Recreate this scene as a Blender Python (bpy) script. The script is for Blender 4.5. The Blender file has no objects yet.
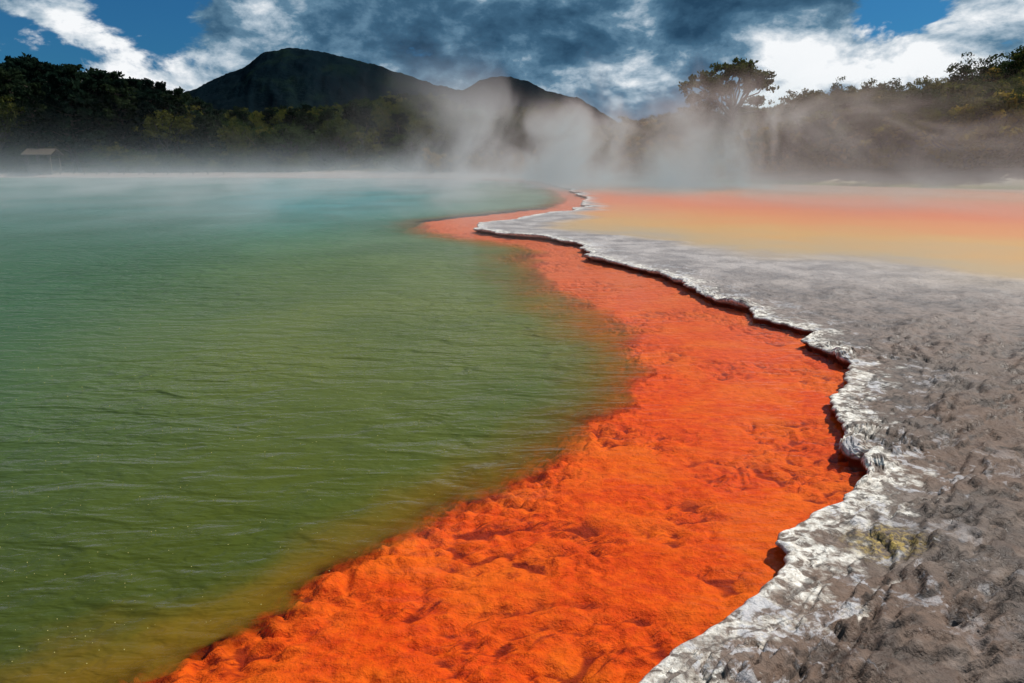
import bpy, math, random
import numpy as np
from mathutils import Vector
random.seed(7); rng=np.random.default_rng(7)
scene=bpy.context.scene
scene.view_settings.view_transform='Standard'
scene.view_settings.look='None'
scene.view_settings.exposure=0

# ---------------------------------------------------------------- noise
_tabs={}
def _tab(s):
    if s not in _tabs: _tabs[s]=np.random.default_rng(1000+s).random((256,256))
    return _tabs[s]
def vnoise(x,y,s=0):
    t=_tab(s); xi=np.floor(x).astype(np.int64); yi=np.floor(y).astype(np.int64)
    fx=x-xi; fy=y-yi
    fx=fx*fx*fx*(fx*(fx*6-15)+10); fy=fy*fy*fy*(fy*(fy*6-15)+10)
    a=t[xi&255,yi&255]; b=t[(xi+1)&255,yi&255]; c=t[xi&255,(yi+1)&255]; d=t[(xi+1)&255,(yi+1)&255]
    return (a*(1-fx)+b*fx)*(1-fy)+(c*(1-fx)+d*fx)*fy
def fbm(x,y,o=4,s=0,g=.5):
    r=0;a=1;n=0
    for i in range(o):
        c,sn=math.cos(.6*i),math.sin(.6*i); f=2.03**i
        r=r+a*vnoise((x*c-y*sn)*f+17.3*i,(x*sn+y*c)*f+5.1*i,s+i); n+=a; a*=g
    return r/n          # 0..1
def worley(x,y,s=0):
    t1=_tab(s+50); t2=_tab(s+51); xi=np.floor(x).astype(np.int64); yi=np.floor(y).astype(np.int64)
    best=np.full(x.shape,9.)
    for i in (-1,0,1):
        for j in (-1,0,1):
            cx=xi+i; cy=yi+j
            d=(cx+t1[cx&255,cy&255]-x)**2+(cy+t2[cx&255,cy&255]-y)**2
            best=np.minimum(best,d)
    return np.sqrt(best)
def sstep(a,b,x):
    t=np.clip((x-a)/(b-a),0,1); return t*t*(3-2*t)

# ---------------------------------------------------------------- mesh helpers
def build_mesh(name,co,faces4,attrs=None,mat=None,smooth=True,link=True):
    me=bpy.data.meshes.new(name)
    co=np.asarray(co,dtype=np.float32).reshape(-1,3); f=np.asarray(faces4,dtype=np.int32)
    me.vertices.add(len(co)); me.vertices.foreach_set('co',co.ravel())
    k=f.shape[1]; nf=len(f)
    me.loops.add(nf*k); me.loops.foreach_set('vertex_index',f.ravel())
    me.polygons.add(nf)
    me.polygons.foreach_set('loop_start',np.arange(0,nf*k,k,dtype=np.int32))
    me.polygons.foreach_set('loop_total',np.full(nf,k,dtype=np.int32))
    me.update(calc_edges=True)
    me.polygons.foreach_set('use_smooth',np.full(nf,smooth,dtype=bool))
    for n,v in (attrs or {}).items():
        a=me.attributes.new(n,'FLOAT','POINT'); a.data.foreach_set('value',np.asarray(v,dtype=np.float32).ravel())
    if mat: me.materials.append(mat)
    if not link: return me
    ob=bpy.data.objects.new(name,me); scene.collection.objects.link(ob); return ob
def grid_faces(nr,nc):
    i=(np.arange(nr-1)[:,None]*nc+np.arange(nc-1)[None,:]).ravel()
    return np.stack([i,i+1,i+1+nc,i+nc],1)
def grid_obj(name,X,Y,Z,attrs,mat,smooth=True):
    return build_mesh(name,np.stack([X,Y,Z],-1),grid_faces(*X.shape),attrs,mat,smooth)

# ---------------------------------------------------------------- node helpers
class NT:
    def __init__(s,tree): s.t=tree; s.n=tree.nodes; s.l=tree.links
    def node(s,typ,**kw):
        n=s.n.new(typ)
        for k,v in kw.items(): setattr(n,k,v)
        return n
    def inp(s,sock,v):
        if isinstance(v,bpy.types.NodeSocket): s.l.new(v,sock)
        elif v is not None: sock.default_value=v
    def math(s,op,a,b=None,c=None,clamp=False):
        n=s.node('ShaderNodeMath',operation=op,use_clamp=clamp); s.inp(n.inputs[0],a)
        if b is not None: s.inp(n.inputs[1],b)
        if c is not None: s.inp(n.inputs[2],c)
        return n.outputs[0]
    def vmath(s,op,a,b=None,scale=None):
        n=s.node('ShaderNodeVectorMath',operation=op); s.inp(n.inputs[0],a)
        if b is not None: s.inp(n.inputs[1],b)
        if scale is not None: s.inp(n.inputs['Scale'],scale)
        return n.outputs['Value'] if op in('DISTANCE','LENGTH','DOT_PRODUCT') else n.outputs[0]
    def noise(s,vec,scale,detail=4,rough=.5,dist=0,col=False):
        n=s.node('ShaderNodeTexNoise'); s.inp(n.inputs['Vector'],vec); n.inputs['Scale'].default_value=scale
        n.inputs['Detail'].default_value=detail; n.inputs['Roughness'].default_value=rough; n.inputs['Distortion'].default_value=dist
        return n.outputs[1] if col else n.outputs[0]
    def ramp(s,fac,stops,interp='LINEAR'):
        n=s.node('ShaderNodeValToRGB'); s.inp(n.inputs[0],fac); cr=n.color_ramp; cr.interpolation=interp
        while len(cr.elements)<len(stops): cr.elements.new(.5)
        for e,(p,c) in zip(cr.elements,stops):
            e.position=p; e.color=(c,c,c,1) if not hasattr(c,'__len__') else (*c,1)
        return n.outputs[0]
    def mix(s,f,a,b,mode='MIX'):
        n=s.node('ShaderNodeMix',data_type='RGBA',blend_type=mode); s.inp(n.inputs[0],f)
        for k,v in((6,a),(7,b)):
            s.inp(n.inputs[k],(*v,1) if isinstance(v,tuple) and len(v)==3 else v)
        return n.outputs[2]
    def mapr(s,v,a,b,c=0,d=1,smooth=True):
        n=s.node('ShaderNodeMapRange'); n.interpolation_type='SMOOTHSTEP' if smooth else 'LINEAR'
        s.inp(n.inputs[0],v)
        for i,q in enumerate((a,b,c,d)): n.inputs[i+1].default_value=q
        return n.outputs[0]
    def attr(s,name): return s.node('ShaderNodeAttribute',attribute_name=name).outputs['Fac']
    def bump(s,h,strength,dist,normal=None):
        n=s.node('ShaderNodeBump'); n.inputs['Strength'].default_value=strength; n.inputs['Distance'].default_value=dist
        s.inp(n.inputs['Height'],h)
        if normal is not None: s.inp(n.inputs['Normal'],normal)
        return n.outputs[0]
def new_mat(name):
    m=bpy.data.materials.new(name); m.use_nodes=True; m.node_tree.nodes.clear(); t=NT(m.node_tree)
    out=t.node('ShaderNodeOutputMaterial'); pos=t.node('ShaderNodeNewGeometry').outputs['Position']
    return m,t,out,pos
def principled(t,out,color,rough=.8,spec=.3,normal=None):
    p=t.node('ShaderNodeBsdfPrincipled'); t.inp(p.inputs['Base Color'],(*color,1) if isinstance(color,tuple) else color)
    t.inp(p.inputs['Roughness'],rough); t.inp(p.inputs['Specular IOR Level'],spec)
    if normal is not None: t.inp(p.inputs['Normal'],normal)
    t.l.new(p.outputs[0],out.inputs['Surface']); return p

# ---------------------------------------------------------------- shoreline curves (metres)
rim=np.array([(-8,-7),(0,-1.3),(1.0,-.45),(1.5,0),(1.80,.27),(1.93,.42),(2.08,.58),(2.23,.80),(2.40,1.0),(2.652,1.187),(2.868,1.262),
(3.064,1.494),(3.171,1.693),(3.469,1.961),(3.674,2.03),(3.823,2.001),(4.154,2.112),(4.542,2.208),(4.881,2.426),(5.268,2.724),
(5.718,2.957),(6.056,2.919),(6.437,2.847),(6.864,3.076),(7.197,3.0),(7.508,2.731),(8.026,2.908),(8.543,2.642),(9.054,2.39),
(9.889,2.455),(10.89,2.21),(11.59,1.84),(12.82,1.46),(13.9,1.5),(15.1,1.39),(16.21,.66),(17.2,-.3),(18.34,-1.12),(20,-.92),(21.5,-.06),
(24.3,1.33),(28,3.0),(35,3.9),(49,4),(70,3),(82,-1),(92,-12),(97,-60),(101,-130)])
inner=np.array([(-8,-10),(0,-3.4),(1.2,-2.1),(1.95,-1.42),(2.12,-1.24),(2.25,-1.10),(2.37,-.88),(2.45,-.80),(2.73,-.56),(3.05,-.31),(3.37,-.06),(3.83,.29),(4.22,.59),
(4.83,.90),(5.6,1.13),(6.45,1.27),(7.5,1.25),(8.7,1.08),(10.3,.73),(12,.58),(14.1,.62),(15.4,.1),(16.4,-.8),(18,-1.9),(19.8,-2.5),
(22,-2.6),(25.3,-.6),(29,1.8),(36,2.9),(49,3),(70,2),(82,-2),(92,-14),(97,-62),(101,-132)])
def f_rim(Y):
    b=np.interp(Y,rim[:,0],rim[:,1]); z=Y*0
    lg=np.log(np.maximum(Y,.3)+.6)
    sc=np.clip(Y,1.5,30)*.013
    b=b+sc*((fbm(lg*22,z,4,3,.6)-.5)*2.8)+.05*(fbm(Y*7,z+3,4,4,.6)-.5)*np.clip(Y/4,1,3)
    return b
def g_in(Y): return np.interp(Y,inner[:,0],inner[:,1])
def rowsY(n,y1=100):
    return np.concatenate([np.linspace(-7,1.1,60,endpoint=False),np.geomspace(1.1,y1,n)])

def bed_feat(X,Y):
    wx=X+(fbm(X*4,Y*4,3,81)-.5)*.20; wy=Y+(fbm(X*4,Y*4,3,85)-.5)*.20
    lump=sstep(.05,.85,worley(wx*7.5,wy*12.5,20))
    lump2=sstep(0,.9,worley(wx*18,wy*27,22))
    ridge=np.abs(fbm(wx*2.8+2,wy*7.0,5,24,.6)-.5)*2
    patch=.25+.75*sstep(.40,.58,fbm(X*1.5,Y*1.9,4,28))
    return lump,lump2,ridge,patch
def bed_z(X,Y):
    soft=np.clip((Y-2.3)/6,0,1)
    d=X-g_in(Y)
    d=d/np.sqrt(1+np.clip(np.interp(Y,inner[:,0],np.gradient(inner[:,1],inner[:,0])),-1.5,1.5)**2)
    d=d+(fbm(X*1.6,Y*1.6,3,10,.55)-.5)*(.36+.3*soft)+(fbm(X*9,Y*9,4,12,.6)-.5)*.20*(1-soft)
    dep=np.where(d<0,-d*.35,0.0)
    lump,lump2,ridge,patch=bed_feat(X,Y)
    edge=np.exp(-(d/.18)**2)*(1-soft)
    z=-.036-dep-(.028*lump+.011*lump2)*patch+.012*(fbm(X*1.2,Y*1.2,3,26)-.5)*2+.014*(np.minimum(ridge,.40)-.3)*patch+edge*(.022-.026*lump-.014*lump2)
    return np.minimum(z,-.006),d

# ---------------------------------------------------------------- materials
# sinter terrace
m_ter,t,out,pos=new_mat('sinter')
e=t.attr('edge'); pal=t.attr('pal'); pd=t.attr('pald'); cav=t.attr('cav')
n1=t.noise(pos,1.3,5,.6); n2=t.noise(pos,7,7,.65); n3=t.noise(pos,34,5,.65); n4=t.noise(pos,.45,5,.6); n5=t.noise(pos,15,6,.62,.6)
base=t.ramp(n2,[(.32,(.040,.028,.023)),(.46,(.088,.064,.053)),(.58,(.155,.118,.098)),(.74,(.30,.255,.23))])
warm=t.mix(t.mapr(n1,.40,.60),base,t.mix(.5,base,(.15,.080,.047)))
sp=t.node('ShaderNodeSeparateXYZ'); t.l.new(pos,sp.inputs[0])
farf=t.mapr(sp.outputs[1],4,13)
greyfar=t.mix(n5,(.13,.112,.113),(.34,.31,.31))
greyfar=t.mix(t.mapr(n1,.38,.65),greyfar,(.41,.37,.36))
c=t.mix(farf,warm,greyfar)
lipn=t.math('ADD',t.math('MULTIPLY',t.math('SUBTRACT',n2,.5),1.4),e)
patchy=t.mapr(n5,.41,.54,.08,1)
lip=t.math('MULTIPLY',t.mapr(lipn,.02,.31,1,0),patchy)
c=t.mix(lip,c,t.mix(t.mapr(n3,.35,.6),(.58,.52,.45),(.90,.86,.79)))
crust=t.math('MULTIPLY',t.mapr(t.noise(pos,3.4,8,.70,.7),.53,.575),t.mapr(e,.1,1.0,.80,.0))
c=t.mix(t.math('MULTIPLY',crust,t.mapr(n5,.42,.55,.1,1)),c,(.52,.51,.54))
sd=t.vmath('DISTANCE',pos,(1.66,2.72,.1)); sm=t.math('MULTIPLY',t.mapr(sd,.0,.24,1,0),t.mapr(n3,.42,.62))
c=t.mix(t.math('MULTIPLY',sm,.75),c,(.60,.42,.09))
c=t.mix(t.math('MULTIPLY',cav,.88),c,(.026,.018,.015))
sk=t.mapr(sp.outputs[2],.01,.055,1,0)
c=t.mix(t.math('MULTIPLY',sk,t.mapr(e,.0,.02,1,0)),c,(.13,.035,.015))
palc=t.ramp(t.math('ADD',t.math('MULTIPLY',pd,1/40),t.math('MULTIPLY',t.math('SUBTRACT',n4,.5),.22)),
  [(0,(.35,.29,.24)),(.06,(.44,.31,.17)),(.18,(.55,.30,.10)),(.32,(.60,.23,.075)),(.50,(.60,.165,.065)),(.72,(.55,.17,.085)),(.95,(.48,.20,.11))])
c=t.mix(pal,c,palc)
rough=t.math('ADD',t.math('MULTIPLY',t.mapr(n2,.3,.7,.40,.82),t.math('SUBTRACT',1,pal)),t.math('MULTIPLY',pal,.42))
h=t.math('ADD',t.math('MULTIPLY',n3,.40),t.math('MULTIPLY',n5,.55))
h=t.math('ADD',h,t.math('MULTIPLY',n2,1.5))
bm=t.node('ShaderNodeBump'); bm.inputs['Distance'].default_value=.024
t.inp(bm.inputs['Strength'],t.math('SUBTRACT',.95,t.math('MULTIPLY',pal,.91))); t.inp(bm.inputs['Height'],h)
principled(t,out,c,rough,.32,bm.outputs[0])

# orange bed
m_bed,t,out,pos=new_mat('orange_arsenic_crust')
n1=t.noise(pos,1.4,5,.6); n2=t.noise(t.vmath('MULTIPLY',pos,(1,1.5,1)),15,7,.64,.2); n3=t.noise(pos,60,3,.65)
cv=t.attr('cav')
c=t.ramp(n2,[(.3,(.48,.038,.0008)),(.5,(.64,.070,.001)),(.7,(.74,.110,.002))])
c=t.mix(t.mapr(n1,.43,.64,0,.80),c,t.mix(.6,c,(.74,.175,.006)))
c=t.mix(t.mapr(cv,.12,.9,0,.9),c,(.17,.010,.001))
sp=t.node('ShaderNodeSeparateXYZ'); t.l.new(pos,sp.inputs[0])
c=t.mix(t.mapr(sp.outputs[1],4,12,0,.75),c,(.55,.135,.042))
h=t.math('ADD',n2,t.math('MULTIPLY',n3,.35))
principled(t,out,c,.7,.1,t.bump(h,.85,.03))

# water
m_wat,t,out,pos=new_mat('pool_water')
tb=t.attr('turb'); sp=t.node('ShaderNodeSeparateXYZ'); t.l.new(pos,sp.inputs[0])
Xs,Ys=sp.outputs[0],sp.outputs[1]
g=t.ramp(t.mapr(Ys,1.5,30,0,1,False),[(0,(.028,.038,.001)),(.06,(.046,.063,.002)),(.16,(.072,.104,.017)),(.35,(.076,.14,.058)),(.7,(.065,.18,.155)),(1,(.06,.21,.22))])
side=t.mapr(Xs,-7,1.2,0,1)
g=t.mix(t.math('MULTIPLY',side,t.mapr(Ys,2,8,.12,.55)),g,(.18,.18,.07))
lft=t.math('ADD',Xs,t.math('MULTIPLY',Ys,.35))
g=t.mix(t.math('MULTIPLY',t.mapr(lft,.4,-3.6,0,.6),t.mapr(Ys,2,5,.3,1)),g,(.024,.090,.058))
gold=t.mapr(t.attr('shelf'),-1.1,0,0,.75)
g=t.mix(gold,g,(.22,.11,.006))
g=t.mix(t.mapr(t.noise(pos,.28,3,.5,.4),.38,.65,0,.5),g,t.mix(.6,g,(.02,.055,.025)))
rv=t.vmath('MULTIPLY',pos,(.75,2.0,1))
r1=t.noise(rv,2.4,2,.5,.7); r2=t.noise(t.vmath('MULTIPLY',pos,(1.3,2.8,1)),8,2,.5,.3)
rr=t.math('ADD',r1,t.math('MULTIPLY',r2,.20))
amp=t.mapr(t.noise(pos,.22,2,.5),.35,.6,.5,1)
b=t.node('ShaderNodeBump'); b.inputs['Distance'].default_value=.16; t.inp(b.inputs['Height'],rr); t.inp(b.inputs['Strength'],t.math('MULTIPLY',t.math('MULTIPLY',amp,.85),t.mapr(tb,0,1,.2,1)))
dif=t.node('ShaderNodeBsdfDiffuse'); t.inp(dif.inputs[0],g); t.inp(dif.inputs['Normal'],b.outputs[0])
tr=t.node('ShaderNodeBsdfTransparent'); tr.inputs[0].default_value=(1,.97,.93,1)
m1=t.node('ShaderNodeMixShader'); t.inp(m1.inputs[0],tb); t.l.new(tr.outputs[0],m1.inputs[1]); t.l.new(dif.outputs[0],m1.inputs[2])
gl=t.node('ShaderNodeBsdfGlossy'); gl.inputs['Roughness'].default_value=.1; gl.inputs[0].default_value=(1,1,1,1); t.inp(gl.inputs['Normal'],b.outputs[0])
fr=t.node('ShaderNodeFresnel'); fr.inputs[0].default_value=1.33; t.inp(fr.inputs['Normal'],b.outputs[0])
m2=t.node('ShaderNodeMixShader'); t.inp(m2.inputs[0],t.math('MULTIPLY',fr.outputs[0],.42)); t.l.new(m1.outputs[0],m2.inputs[1]); t.l.new(gl.outputs[0],m2.inputs[2])
t.l.new(m2.outputs[0],out.inputs['Surface'])

# ground
m_gr,t,out,pos=new_mat('ground_soil')
d=t.attr('shore'); n1=t.noise(pos,.12,6,.6); n2=t.noise(pos,.7,6,.6); rs=t.attr('rightside')
c=t.ramp(n2,[(.3,(.035,.035,.016)),(.5,(.07,.065,.025)),(.7,(.14,.11,.045))])
c=t.mix(t.mapr(d,35,80),c,t.mix(n1,(.012,.020,.012),(.035,.05,.018)))
dn=t.math('ADD',d,t.math('MULTIPLY',t.math('SUBTRACT',n1,.5),16))
sand=t.mix(rs,t.mix(n2,(.16,.13,.11),(.36,.31,.28)),t.mix(n2,(.40,.24,.17),(.58,.42,.35)))
c=t.mix(t.mapr(dn,4,11,1,0),c,sand)
c=t.mix(t.math('MULTIPLY',t.mapr(d,.5,4.0,1,0),rs),c,t.mix(n2,(.16,.11,.025),(.28,.20,.06)))
principled(t,out,c,.9,.1,t.bump(n2,.8,.4))

# mountain
m_mt,t,out,pos=new_mat('forested_mountain')
n1=t.noise(pos,.012,6,.65); n2=t.noise(pos,.05,5,.7)
c=t.ramp(n1,[(.35,(.0025,.0065,.011)),(.55,(.004,.010,.014)),(.72,(.009,.019,.014))])
principled(t,out,c,.95,.0,t.bump(n2,.6,8))

def leaf_mat(name,stops):
    m,t,out,pos=new_mat(name)
    oi=t.node('ShaderNodeObjectInfo').outputs['Random']
    n=t.noise(pos,.45,2,.6)
    f=t.math('ADD',t.math('MULTIPLY',oi,.6),t.math('MULTIPLY',n,.55))
    c=t.ramp(f,stops); c=t.mix(t.mapr(t.attr('lf'),0,1,.0,.6),c,t.mix(.5,c,(.0,.0,.0)))
    dif=t.node('ShaderNodeBsdfDiffuse'); t.inp(dif.inputs[0],c)
    tl=t.node('ShaderNodeBsdfTranslucent'); t.inp(tl.inputs[0],c)
    mx=t.node('ShaderNodeMixShader'); mx.inputs[0].default_value=.35; t.l.new(dif.outputs[0],mx.inputs[1]); t.l.new(tl.outputs[0],mx.inputs[2])
    t.l.new(mx.outputs[0],out.inputs['Surface']); return m
m_pine=leaf_mat('pine_needles',[(.2,(.006,.016,.013)),(.6,(.014,.029,.019)),(.9,(.028,.044,.020))])
m_leaf=leaf_mat('broadleaf_foliage',[(.2,(.018,.038,.014)),(.5,(.044,.068,.020)),(.75,(.100,.105,.024)),(.95,(.16,.14,.034))])
m_bush=leaf_mat('scrub_foliage',[(.2,(.055,.072,.018)),(.45,(.12,.12,.026)),(.65,(.26,.20,.035)),(.9,(.36,.23,.055))])
m_bark,t,out,pos=new_mat('bark'); n=t.noise(pos,6,3,.6); principled(t,out,t.ramp(n,[(.3,(.03,.024,.02)),(.7,(.11,.09,.075))]),.9,.1)
m_wood,t,out,pos=new_mat('weathered_timber'); n=t.noise(t.vmath('MULTIPLY',pos,(1,1,8)),3,5,.6); principled(t,out,t.ramp(n,[(.3,(.05,.04,.03)),(.7,(.15,.125,.10))]),.85,.15,t.bump(n,.4,.01))
m_roof,t,out,pos=new_mat('shingle_roof'); n=t.noise(pos,9,5,.6); principled(t,out,t.ramp(n,[(.3,(.06,.048,.036)),(.7,(.13,.105,.085))]),.9,.05,t.bump(n,.5,.03))
m_bub,t,out,pos=new_mat('bubble_foam'); principled(t,out,(.45,.40,.14),.35,.4)

# ---------------------------------------------------------------- TERRACE
Yr=rowsY(950); fr_=f_rim(Yr)
dfd=np.gradient(np.interp(Yr,rim[:,0],rim[:,1]),Yr); kf=np.convolve(np.abs(dfd),np.ones(15)/15,'same'); cosf=1/np.sqrt(1+kf**2)
u=np.concatenate([[0],np.geomspace(.006,120,400)])
U=u[None,:]*np.ones((len(Yr),1)); Yg=Yr[:,None]*np.ones_like(U)
Xg=fr_[:,None]+U
E=U*cosf[:,None]
pald=Yg-(16.6-.95*Xg)+(fbm(Xg*.35,Yg*.35,4,31)-.5)*3
spit=1.9+ (fbm(Yg*.5,Yg*0,3,33)-.5)*1.4-1.6*sstep(22,27,Yg)
pal=sstep(-1.5,2.4,pald)*sstep(spit-.5,spit+.7,U)
near=1-sstep(5,12,Yg)
# bedding ledges that follow the rim direction (along = 0.75,0.66)
al=Xg*.75+Yg*.66; ac=-Xg*.66+Yg*.75
hb=fbm(al*.55+3,ac*1.6,5,35,.55)
wig=(fbm(Xg*6,Yg*6,4,38,.6)-.5)*.035
step=.028; s=(hb*.38+wig)/step; fs=s-np.floor(s); hs=step*(np.floor(s)+sstep(.86,.99,fs))
ledge=sstep(.76,.88,fs)*(1-sstep(.95,1.,fs))
rough_=(fbm(Xg*5,Yg*5,6,40,.62)-.5)*.045
flake=np.abs(fbm(al*1.8+(fbm(Xg*5,Yg*5,3,43)-.5)*.5,ac*4.2,6,44,.62)-.5)*2
z=.085+(hs-.19)*(.18+.82*near)+rough_*(.3+.7*near)+.026*(sstep(0,.10,flake)-1)*near
z=z+.020*np.exp(-((E-.10)/.09)**2)*near
z=np.maximum(z,.04+.02*fbm(Xg*9,Yg*9,3,45))
z=z*(1-sstep(.0,1,pal)) + .075*pal
z=z-.020*np.exp(-E/.012)
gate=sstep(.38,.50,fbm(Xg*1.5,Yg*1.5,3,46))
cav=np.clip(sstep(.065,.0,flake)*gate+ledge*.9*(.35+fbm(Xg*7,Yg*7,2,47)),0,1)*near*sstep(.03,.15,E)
# face below the lip
sko=[(.075,-.30),(.06,-.04),(.045,.0),(.018,.018),(.028,.032),(.006,.044),(.0,.055)]
SX=[];SZ=[]
for k,(o,zz) in enumerate(sko):
    w=(.5+1.1*vnoise(Yr*13+k*9,Yr*0+k,49))
    SX.append(fr_+o*w*np.clip(Yr/6,.8,2)*np.clip(1/cosf,1,1.4)); SZ.append(np.full_like(Yr,zz))
SX=np.stack(SX,1); SZ=np.stack(SZ,1)
top0=z[:,0]; SZ=np.where(SZ>0,SZ/.062*top0[:,None],SZ)
X=np.concatenate([SX,Xg],1); Z=np.concatenate([SZ,z],1); Y=Yr[:,None]*np.ones((1,X.shape[1]))
pad=np.zeros_like(SX)
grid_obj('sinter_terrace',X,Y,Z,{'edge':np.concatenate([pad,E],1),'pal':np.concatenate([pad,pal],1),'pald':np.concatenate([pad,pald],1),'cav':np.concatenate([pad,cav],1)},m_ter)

# ---------------------------------------------------------------- BED
Yr=rowsY(1000,100); tt=np.linspace(0,1,520)
L=g_in(Yr)-.9-.12*np.clip(Yr,0,25); R=f_rim(Yr)+.4
X=L[:,None]+(R-L)[:,None]*tt[None,:]; Y=Yr[:,None]*np.ones_like(X)
Z,dd=bed_z(X,Y)
lump,lump2,ridge,patch=bed_feat(X,Y)
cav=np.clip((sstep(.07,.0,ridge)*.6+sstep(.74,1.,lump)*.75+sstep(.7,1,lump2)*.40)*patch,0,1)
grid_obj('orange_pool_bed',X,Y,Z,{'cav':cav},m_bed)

# ---------------------------------------------------------------- WATER
Yr=rowsY(620,102); sN=np.linspace(-1,1,520)
off=np.sign(sN)*(np.exp(np.abs(sN)*6.2)-1)/(np.exp(6.2)-1)*150
off=np.where(off>14,14+(off-14)*.1,off)
X=g_in(Yr)[:,None]+off[None,:]; Y=Yr[:,None]*np.ones_like(X)
Z,dd=bed_z(X,Y)
soft=np.clip((Y-2.3)/6,0,1)
turb=1-np.exp(-np.clip(-dd+.02,0,None)/(.065+.46*soft))
turb=np.clip(turb/.97,0,1)
turb=np.where((X<g_in(Y)-3),1,turb)
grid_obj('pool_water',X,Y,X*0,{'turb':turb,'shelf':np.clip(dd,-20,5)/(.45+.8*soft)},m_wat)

# bubbles
vs=[];fs=[]
for i in range(620):
    y=1.7+abs(random.gauss(0,1))*3.0; x=random.uniform(-.95*y,.05*y)
    if x>g_in(y)-.1: continue
    r=random.uniform(.0012,.0030)*(.6+y*.16); b=len(vs)
    for k in range(6): vs.append((x+r*math.cos(k*1.047),y+r*math.sin(k*1.047),-.0005))
    for k in range(6): vs.append((x+.7*r*math.cos(k*1.047),y+.7*r*math.sin(k*1.047),r*.6))
    vs.append((x,y,r*.9))
    for k in range(6):
        fs.append((b+k,b+(k+1)%6,b+6+(k+1)%6,b+6+k)); fs.append((b+6+k,b+6+(k+1)%6,b+12))
me=bpy.data.meshes.new('surface_bubbles'); me.from_pydata(vs,[],fs); me.materials.append(m_bub)
ob=bpy.data.objects.new('surface_bubbles',me); scene.collection.objects.link(ob)

# ---------------------------------------------------------------- GROUND
def y_shore(X): return np.interp(X,[-200,-80,0,17,33,60,200],[98,98,95,69,49,42,36])+(fbm(X*.09,X*0,3,60)-.5)*5
def g_height(X,Y):
    X=np.asarray(X,float);Y=np.asarray(Y,float)
    d=Y-y_shore(X); a=X/np.maximum(Y,30)
    s=.02+.25*np.clip(a-.03,0,.75)
    zr=14*(1-np.exp(-np.clip(d-3,0,None)*s/14))
    z=.16+zr+.35*sstep(0,4,d)
    z=z+.9*sstep(2,6,d)*sstep(.35,.55,a)*fbm(X*.12,Y*.12,3,66)
    z=z+17*np.exp(-(((X+42)/60)**2+((Y-265)/75)**2))+8*np.exp(-(((X+10)/30)**2+((Y-190)/40)**2))
    z=z+np.clip(d/30,0,1)*(fbm(X*.03,Y*.03,4,62)-.5)*3
    z=z+sstep(250,1500,Y)*20*fbm(X*.002,Y*.002,3,64)
    z=np.where(d<0,-1.6+1.76*sstep(-4,0,d),z)
    return z
ys=np.concatenate([np.linspace(-400,30,20,endpoint=False),np.linspace(30,320,240,endpoint=False),np.geomspace(320,6000,60)])
xs=np.concatenate([-np.geomspace(6000,170,40),np.linspace(-165,165,260),np.geomspace(170,6000,40)])
X,Y=np.meshgrid(xs,ys); Z=g_height(X,Y)
Z=np.where((Y<30)&((X>122)|(X<-150)|(Y<-8)),-.02,Z)
grid_obj('ground',X,Y,Z,{'shore':Y-y_shore(X),'rightside':sstep(10,20,X)},m_gr)

# ---------------------------------------------------------------- MOUNTAIN
rx=np.array([-.66,-.50,-.44,-.40,-.355,-.333,-.305,-.262,-.20,-.145,-.10,-.067,-.042,-.01,.02,.05,.09,.15,.3])
rz=np.array([.03,.080,.098,.112,.133,.146,.1535,.151,.134,.120,.104,.100,.113,.117,.112,.098,.090,.055,.01])
a=np.linspace(-.75,.35,520); dd_=np.linspace(1000,2100,140)
A,Dm=np.meshgrid(a,dd_)
H=np.interp(A+(fbm(A*30,A*0,3,77)-.5)*.007,rx,rz)*1500+1.7
prof=np.exp(-((Dm-1500)/300)**2)
X=A*1500*(Dm/1500)**.5
rdg=np.abs(fbm(X*.008+Dm*.002,Dm*.004,5,70,.55)-.5)*2
Z=H*prof*(1-.45*rdg*(1-prof*.95))+ (fbm(X*.03,Dm*.03,5,74,.65)-.5)*14-8*(1-prof)
grid_obj('mountain',X,Dm,Z,{},m_mt)

# ---------------------------------------------------------------- TREES
def tube(V,F,p0,p1,r0,r1,n=6):
    p0=Vector(p0);p1=Vector(p1); ax=(p1-p0).normalized(); q=ax.orthogonal().normalized(); w=ax.cross(q); b=len(V)
    for p,r in((p0,r0),(p1,r1)):
        for k in range(n):
            an=2*math.pi*k/n; V.append(tuple(p+(q*math.cos(an)+w*math.sin(an))*r))
    for k in range(n): F.append((b+k,b+(k+1)%n,b+n+(k+1)%n,b+n+k))
def limb(V,F,p0,p1,r0,r1,seg=4,wob=.08):
    pts=[Vector(p0)]; L=(Vector(p1)-Vector(p0)).length
    for i in range(1,seg+1):
        q=Vector(p0).lerp(Vector(p1),i/seg)
        if i<seg: q+=Vector([random.uniform(-1,1)*wob*L for _ in range(3)])
        pts.append(q)
    for i in range(seg): tube(V,F,pts[i],pts[i+1],r0+(r1-r0)*i/seg,r0+(r1-r0)*(i+1)/seg)
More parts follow.
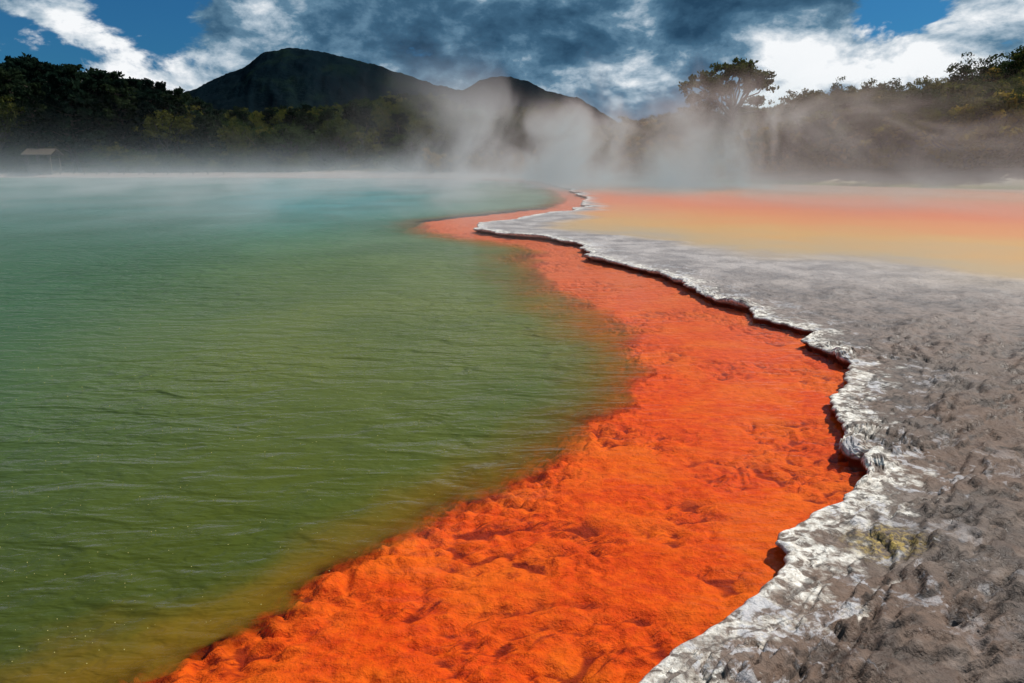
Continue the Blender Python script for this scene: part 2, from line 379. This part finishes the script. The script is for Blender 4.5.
def proto(kind,seed,mat):
    random.seed(seed); r=np.random.default_rng(seed); V=[];F=[];C=[]
    if kind=='pine':
        limb(V,F,(0,0,0),(random.uniform(-.03,.03),0,.93),.022,.005,6,.015)
        zz=.22
        while zz<.97:
            for k in range(random.randint(3,5)):
                an=random.uniform(0,6.28); L=(.07+.24*(1-zz)**.7)*random.uniform(.55,1.25)
                tip=(L*math.cos(an),L*math.sin(an),zz+L*random.uniform(.1,.45))
                limb(V,F,(0,0,zz),tip,.006,.002,2,.05)
                C.append((tip,.055*random.uniform(.7,1.2))); C.append((tuple(x*.6 if i<2 else x-.01 for i,x in enumerate(tip)),.045))
            zz+=random.uniform(.035,.06)
        nl=34; ls=.020
    elif kind=='broad':
        limb(V,F,(0,0,0),(.02,.01,.45),.032,.02,3,.03)
        for k in range(15):
            an=k*2.4+random.uniform(-.4,.4); el=random.uniform(.15,1.4); L=random.uniform(.22,.42)
            tip=Vector((.02+L*math.cos(an)*math.cos(el)*1.05,L*math.sin(an)*math.cos(el)*1.05,.46+L*math.sin(el)*1.05))
            limb(V,F,(.02,.01,random.uniform(.25,.45)),tip,.014,.004,3,.08)
            for j in range(7):
                o=Vector([random.gauss(0,.08) for _ in range(3)]); C.append((tuple(tip*random.uniform(.85,1)+o),random.uniform(.05,.095)))
        nl=50; ls=.015
    elif kind=='bush':
        for k in range(10):
            an=random.uniform(0,6.28); L=random.uniform(.15,.6); hh=random.uniform(.4,1)*(1-.5*L)
            tip=Vector((L*math.cos(an),L*math.sin(an),hh*.92)); limb(V,F,(0,0,0),tip,.02,.005,3,.07)
            for j in range(6):
                f=random.uniform(.35,1); o=Vector([random.gauss(0,.09) for _ in range(3)]); q=tip*f+o; q.z=max(q.z,.05); C.append((tuple(q),random.uniform(.07,.13)))
        nl=46; ls=.030
    elif kind=='umbrella':
        limb(V,F,(0,0,0),(.03,0,.5),.03,.02,4,.03)
        for k in range(20):
            an=k*2.4; L=random.uniform(.12,.46); zt=.95-.5*(L/.46)**2*random.uniform(.3,1)
            tip=Vector((.03+L*math.cos(an),L*math.sin(an),zt)); limb(V,F,(.03,0,random.uniform(.38,.5)),tip,.014,.004,4,.07)
            for j in range(7):
                C.append(((tip.x+random.gauss(0,.07),tip.y+random.gauss(0,.07),tip.z+random.gauss(0,.022)),random.uniform(.045,.08)))
        nl=55; ls=.017
    nb=len(V)
    cen=np.array([c[0] for c in C]); rad=np.array([c[1] for c in C])
    P=np.repeat(cen,nl,0); R=np.repeat(rad,nl)
    dv=r.normal(size=P.shape); dv/=np.linalg.norm(dv,axis=1)[:,None]
    sq=np.array([1,1,.6]); P=P+dv*(R*r.random(len(R))**.5)[:,None]*sq
    a1=r.normal(size=P.shape); a1/=np.linalg.norm(a1,axis=1)[:,None]; b1=np.cross(a1,r.normal(size=P.shape)); b1/=np.linalg.norm(b1,axis=1)[:,None]
    s=ls*(.5+r.random(len(P)))[:,None]
    Q=np.stack([P-a1*s,P-b1*s*.55,P+a1*s,P+b1*s*.55],1).reshape(-1,3)
    nq=len(P); fi=nb+np.arange(nq*4).reshape(-1,4)
    co=np.concatenate([np.array(V),Q]); fa=np.concatenate([np.array(F),fi])
    lf=np.concatenate([np.zeros(nb),np.repeat(r.random(nq),4)])
    me=build_mesh(kind+'_tree_mesh',co,fa,{'lf':lf},mat,False,link=False)
    me.materials.append(m_bark); mi=np.zeros(len(fa),dtype=np.int32); mi[:len(F)]=1; me.polygons.foreach_set('material_index',mi)
    return me
pines=[proto('pine',i,m_pine) for i in (1,2,3,4)]
broads=[proto('broad',i,m_leaf) for i in (11,12,13,14)]
bushes=[proto('bush',i,m_bush) for i in (21,22,23,24)]
darkbush=[proto('bush',i,m_leaf) for i in (25,26)]
umb=proto('umbrella',31,m_leaf)
random.seed(99)
def empty(n):
    o=bpy.data.objects.new(n,None); scene.collection.objects.link(o); return o
def put(me,name,parent,x,y,h,wide=1.,z=None):
    o=bpy.data.objects.new(name,me); scene.collection.objects.link(o)
    zz=float(g_height(np.array([x]),np.array([y]))[0])-.1 if z is None else z
    o.location=(x,y,zz); o.scale=(h*wide,h*wide,h); o.rotation_euler=(0,0,random.uniform(0,6.28))
    if parent: o.parent=parent
    return o
# vegetation height profile: bearing ratio -> elevation ratio
pa=np.array([-.85,-.70,-.62,-.56,-.50,-.46,-.42,-.37,-.31,-.26,-.20,-.155,-.11,-.07,-.03,.02,.06,.10,.14,.19,.25,.32,.38,.44,.50,.56,.62,.68,.72,.8])
pe=np.array([.15,.142,.132,.125,.113,.098,.078,.076,.080,.083,.095,.10,.097,.082,.068,.080,.086,.091,.09,.088,.088,.095,.105,.112,.114,.118,.132,.15,.168,.18])
def top_at(a,y): return float(np.interp(a,pa,pe))*y+1.7
F_pine=empty('pine_forest'); F_for=empty('distant_forest'); F_scr=empty('scrub_hillside')
def gh(x,y): return float(g_height(np.array([x]),np.array([y]))[0])
def ysh(x): return float(y_shore(np.array([x]))[0])
for i in range(190):
    a=random.uniform(-.88,-.42); y=random.uniform(106,175); x=a*y
    h=(top_at(a,y)-gh(x,y))*random.uniform(.72,1.04)
    me=random.choice(pines+broads[:1]); put(me,'pine',F_pine,x,y,min(h,24),random.uniform(.8,1.25) if me in pines else .9)
for i in range(150):
    a=random.uniform(-.88,-.30); y=random.uniform(102,112); x=a*y
    if abs(x+67)<4 and y<106: continue
    put(random.choice(darkbush+broads[:2]),'undergrowth',F_pine,x,y,random.uniform(1.6,5.0),random.uniform(.8,1.2))
for i in range(520):
    a=random.uniform(-.46,.07); y=random.uniform(104,310); x=a*y
    h=(top_at(a,y)-gh(x,y))*random.uniform(.7,1.03); hm=8+ (y-100)*.05
    if h<2.5: h=3.5
    put(random.choice(broads+pines[:1]+darkbush),'forest_tree',F_for,x,y,min(h,hm),random.uniform(.8,1.2))
for i in range(900):
    a=random.uniform(-.12,.86); dd0=random.random()**1.3*75+ (7 if a>.3 else 3)
    y=ysh(a*80)+dd0
    for _ in range(3): y=ysh(a*y)+dd0
    x=a*y; h=(top_at(a,y)-gh(x,y))*random.uniform(.7,1.0)
    h=min(max(h,1.6),random.uniform(2.2,4.6)+ (1.5 if a>.4 else 0)+dd0*.03)
    put(random.choice(bushes+([] if a<.2 else broads[:3]+darkbush) + (broads[:1])),'scrub',F_scr,x,y,h,random.uniform(.8,1.35))
def feat(a,y,e,me,wide=1.):
    x=a*y; z=gh(x,y); return put(me,'tree',None,x,y,e*y+1.7-z,wide)
feat(.308,82,.138,umb,.95)
feat(.275,84,.112,broads[1],.8)
for a,y,e in((.40,86,.112),(.445,90,.118),(.49,84,.122),(.53,88,.124),(.575,80,.128),(.64,84,.150),(.69,80,.168),(.725,78,.182)):
    feat(a,y,e,random.choice(broads),random.uniform(.75,1.05))

# ---------------------------------------------------------------- SHELTER + FENCE
def box(V,F,c,s):
    b=len(V)
    for dx in(-.5,.5):
        for dy in(-.5,.5):
            for dz in(-.5,.5): V.append((c[0]+dx*s[0],c[1]+dy*s[1],c[2]+dz*s[2]))
    for f in((0,1,3,2),(4,6,7,5),(0,4,5,1),(2,3,7,6),(0,2,6,4),(1,5,7,3)): F.append(tuple(b+i for i in f))
sh=empty('wooden_shelter'); sx,sy=-67.,101.; sz=gh(sx,sy)+.5
def part(n,V,F,m):
    me=bpy.data.meshes.new(n); me.from_pydata(V,[],F); me.materials.append(m); o=bpy.data.objects.new(n,me); scene.collection.objects.link(o); o.parent=sh
V=[];F=[]
for px in(-1.6,0,1.6):
    for py in(-1,1): box(V,F,(sx+px,sy+py,sz+.7),(.16,.16,3.0))
part('posts',V,F,m_wood)
V=[];F=[]; box(V,F,(sx,sy+1.10,sz+.7),(3.3,.04,1.8)); box(V,F,(sx,sy-1.10,sz+.3),(3.3,.04,.9)); box(V,F,(sx,sy,sz-.2),(3.4,2.1,.12)); part('wall_boards',V,F,m_wood)
V=[(sx-2.1,sy-1.5,sz+2.15),(sx+2.1,sy-1.5,sz+2.15),(sx+2.1,sy,sz+3.0),(sx-2.1,sy,sz+3.0),(sx-2.1,sy+1.5,sz+2.15),(sx+2.1,sy+1.5,sz+2.15)]
V+= [(x,y,z-.1) for x,y,z in V]
part('roof',V,[(0,1,2,3),(3,2,5,4),(7,6,9,8),(8,9,10,11),(0,6,7,1),(4,5,11,10),(1,7,8,2),(2,8,11,5),(0,3,9,6),(3,4,10,9)],m_roof)
V=[];F=[]
xx=-64.
while xx<-38:
    yy=ysh(xx)+1.5; g0=gh(xx,yy); box(V,F,(xx,yy,g0+.5),(.12,.12,1.1))
    if xx+2<-38:
        y2=ysh(xx+2)+1.5; g2=gh(xx+2,y2)
        for hz in(.4,.85): tube(V,F,(xx,yy-.08,g0+hz),(xx+2,y2-.08,g2+hz),.04,.04,4)
    xx+=2
me=bpy.data.meshes.new('wooden_fence'); me.from_pydata(V,[],F); me.materials.append(m_wood); scene.collection.objects.link(bpy.data.objects.new('wooden_fence',me))

# ---------------------------------------------------------------- STEAM
# two real bodies of steam: a layer hugging the hot water, and taller plumes over the far shore vents
def steam(name,box_c,box_s,build,rate):
    m=bpy.data.materials.new(name); m.use_nodes=True; m.node_tree.nodes.clear(); t=NT(m.node_tree)
    out=t.node('ShaderNodeOutputMaterial'); pos=t.node('ShaderNodeTexCoord').outputs['Object']
    sp=t.node('ShaderNodeSeparateXYZ'); t.l.new(pos,sp.inputs[0]); x_,y_,z_=sp.outputs
    den,col=build(t,pos,x_,y_,z_)
    vol=t.node('ShaderNodeVolumeScatter'); t.inp(vol.inputs['Color'],col); t.inp(vol.inputs['Density'],den); vol.inputs['Anisotropy'].default_value=.0
    t.l.new(vol.outputs[0],out.inputs['Volume'])
    try: m.cycles.volume_step_rate=rate
    except Exception as ex: print(ex)
    V=[];F=[]; box(V,F,box_c,box_s); me=bpy.data.meshes.new(name); me.from_pydata(V,[],F); me.materials.append(m)
    scene.collection.objects.link(bpy.data.objects.new(name,me))
def low_b(t,pos,x_,y_,z_):
    fine=t.noise(t.vmath('MULTIPLY',pos,(.16,.055,.16)),1,3,.6,1.0)
    d=t.math('MULTIPLY',t.math('EXPONENT',t.math('MULTIPLY',z_,-1/.85)),t.mapr(fine,.40,.64,.18,2.1))
    d=t.math('MULTIPLY',d,t.mapr(z_,2.2,4.0,1,0))
    d=t.math('MULTIPLY',d,t.mapr(y_,8,28,0,.052))
    d=t.math('MULTIPLY',d,t.mapr(t.math('ADD',x_,t.math('MULTIPLY',y_,.1)),-34,-8,.5,1))
    return d,t.mix(t.mapr(x_,-12,5),(.82,.95,1.0),(1.0,.76,.67))  # pink to the right paints in orange light reflected off the ground
steam('low_steam',(-17,53,2.02),(150,90,4.0),low_b,3.0)
def high_b(t,pos,x_,y_,z_):
    sw=t.noise(t.vmath('MULTIPLY',pos,(.05,.05,.10)),1,2,.5,col=True)
    p2=t.vmath('ADD',t.vmath('MULTIPLY',pos,(.15,.05,.10)),t.vmath('MULTIPLY',sw,(1.6,1.6,1.2)))
    fine=t.noise(p2,1,4,.60,.5)
    ax=t.math('SUBTRACT',x_,t.math('MULTIPLY',y_,.22))
    vent=t.mapr(t.math('ABSOLUTE',t.math('SUBTRACT',ax,4)),9,34,1,.0)
    hgt=t.math('MULTIPLY',z_,t.mapr(fine,.43,.64,-.70,-.14))        # thick parts rise higher
    d=t.math('MULTIPLY',t.math('EXPONENT',hgt),t.math('MULTIPLY',t.mapr(fine,.45,.64,.05,1),vent))
    d=t.math('MULTIPLY',d,t.mapr(z_,4.5,9.5,.30,0))
    d=t.math('MULTIPLY',d,t.math('MULTIPLY',t.mapr(y_,34,56),t.mapr(y_,92,97,1,0)))
    return d,t.mix(t.mapr(x_,-12,12),(.97,.93,.94),(1.0,.72,.64))  # ground's reflected orange glow put into the plume colour, pinker to the right
steam('steam_plume',(13,65.5,4.87+.02),(92,63,9.6),high_b,1.5)

# ---------------------------------------------------------------- SUN + SKY
sd=Vector((.72,.36,1.0)).normalized(); el=math.asin(sd.z); az=math.atan2(sd.x,sd.y)
L=bpy.data.lights.new('sun','SUN'); L.energy=5.0; L.angle=math.radians(.5); L.color=(1,.95,.87)
o=bpy.data.objects.new('sun',L); o.rotation_euler=sd.to_track_quat('Z','Y').to_euler(); o.location=(20,20,40); scene.collection.objects.link(o)
w=bpy.data.worlds.new('World'); scene.world=w; w.use_nodes=True; w.node_tree.nodes.clear(); t=NT(w.node_tree)
out=t.node('ShaderNodeOutputWorld'); D=t.vmath('NORMALIZE',t.node('ShaderNodeTexCoord').outputs['Generated'])
sky=t.node('ShaderNodeTexSky',sky_type='NISHITA'); sky.sun_disc=False; sky.sun_elevation=el; sky.sun_rotation=az
skc=t.mix(1.0,sky.outputs[0],(.16,.60,1.0),'MULTIPLY')
b1=t.node('ShaderNodeBackground'); t.inp(b1.inputs[0],skc); b1.inputs[1].default_value=.06
def mask(a,e,r):
    v=Vector((a,1,e)).normalized(); dn=t.vmath('DISTANCE',t.vmath('MULTIPLY',D,(1,1,1.7)),(v.x,v.y,v.z*1.7)); return t.mapr(dn,0,r,1,0)
Dm_=t.vmath('MULTIPLY',D,(1,1,1.8))
n1=t.noise(Dm_,6.5,7,.57,.25); n2=t.noise(Dm_,19,5,.62,.2)
s=t.math('ADD',t.math('MULTIPLY',n1,.70),t.math('MULTIPLY',n2,.30))
s=t.math('ADD',t.math('MULTIPLY',t.math('SUBTRACT',s,.5),2.3),.515)
for a_,e_,r_,w_ in((-.60,.125,.18,.34),(-.44,.105,.13,.30),(-.50,.16,.14,.18),(.45,.135,.14,.22),(.62,.165,.20,.38),(.34,.10,.12,.22),(.149,.10,.12,.28),(.23,.154,.035,.18),(.03,.155,.10,.14),(-.25,.19,.2,.06),(.16,.2,.25,-.12),(-.1,.17,.12,-.05),(-.2,.13,.12,.10)):
    s=t.math('ADD',s,t.math('MULTIPLY',mask(a_,e_,r_),w_))
cc=t.ramp(s,[(.22,(.020,.060,.115)),(.46,(.050,.125,.21)),(.60,(.12,.23,.335)),(.72,(.40,.50,.59)),(.90,(.93,.95,.97))])
b2=t.node('ShaderNodeBackground'); t.inp(b2.inputs[0],cc); b2.inputs[1].default_value=1.0
gap=None
for a_,e_,r_ in((-.50,.20,.17),(.52,.20,.11),(-.68,.165,.14)):
    m_=mask(a_,e_,r_); gap=m_ if gap is None else t.math('MAXIMUM',gap,m_)
gp=t.math('ADD',t.math('MULTIPLY',gap,.27),t.math('MULTIPLY',t.math('SUBTRACT',.5,n1),1.1))
cov=t.mapr(gp,.17,.25,1,0)
mx=t.node('ShaderNodeMixShader'); t.inp(mx.inputs[0],cov); t.l.new(b1.outputs[0],mx.inputs[1]); t.l.new(b2.outputs[0],mx.inputs[2]); t.l.new(mx.outputs[0],out.inputs[0])

# ---------------------------------------------------------------- CAMERA
cd=bpy.data.cameras.new('camera'); cd.lens=24; cd.sensor_width=36; cd.clip_end=20000; cd.clip_start=.05
co=bpy.data.objects.new('camera',cd); co.location=(0,0,1.7); co.rotation_euler=(math.radians(90-14.5),0,0); scene.collection.objects.link(co); scene.camera=co
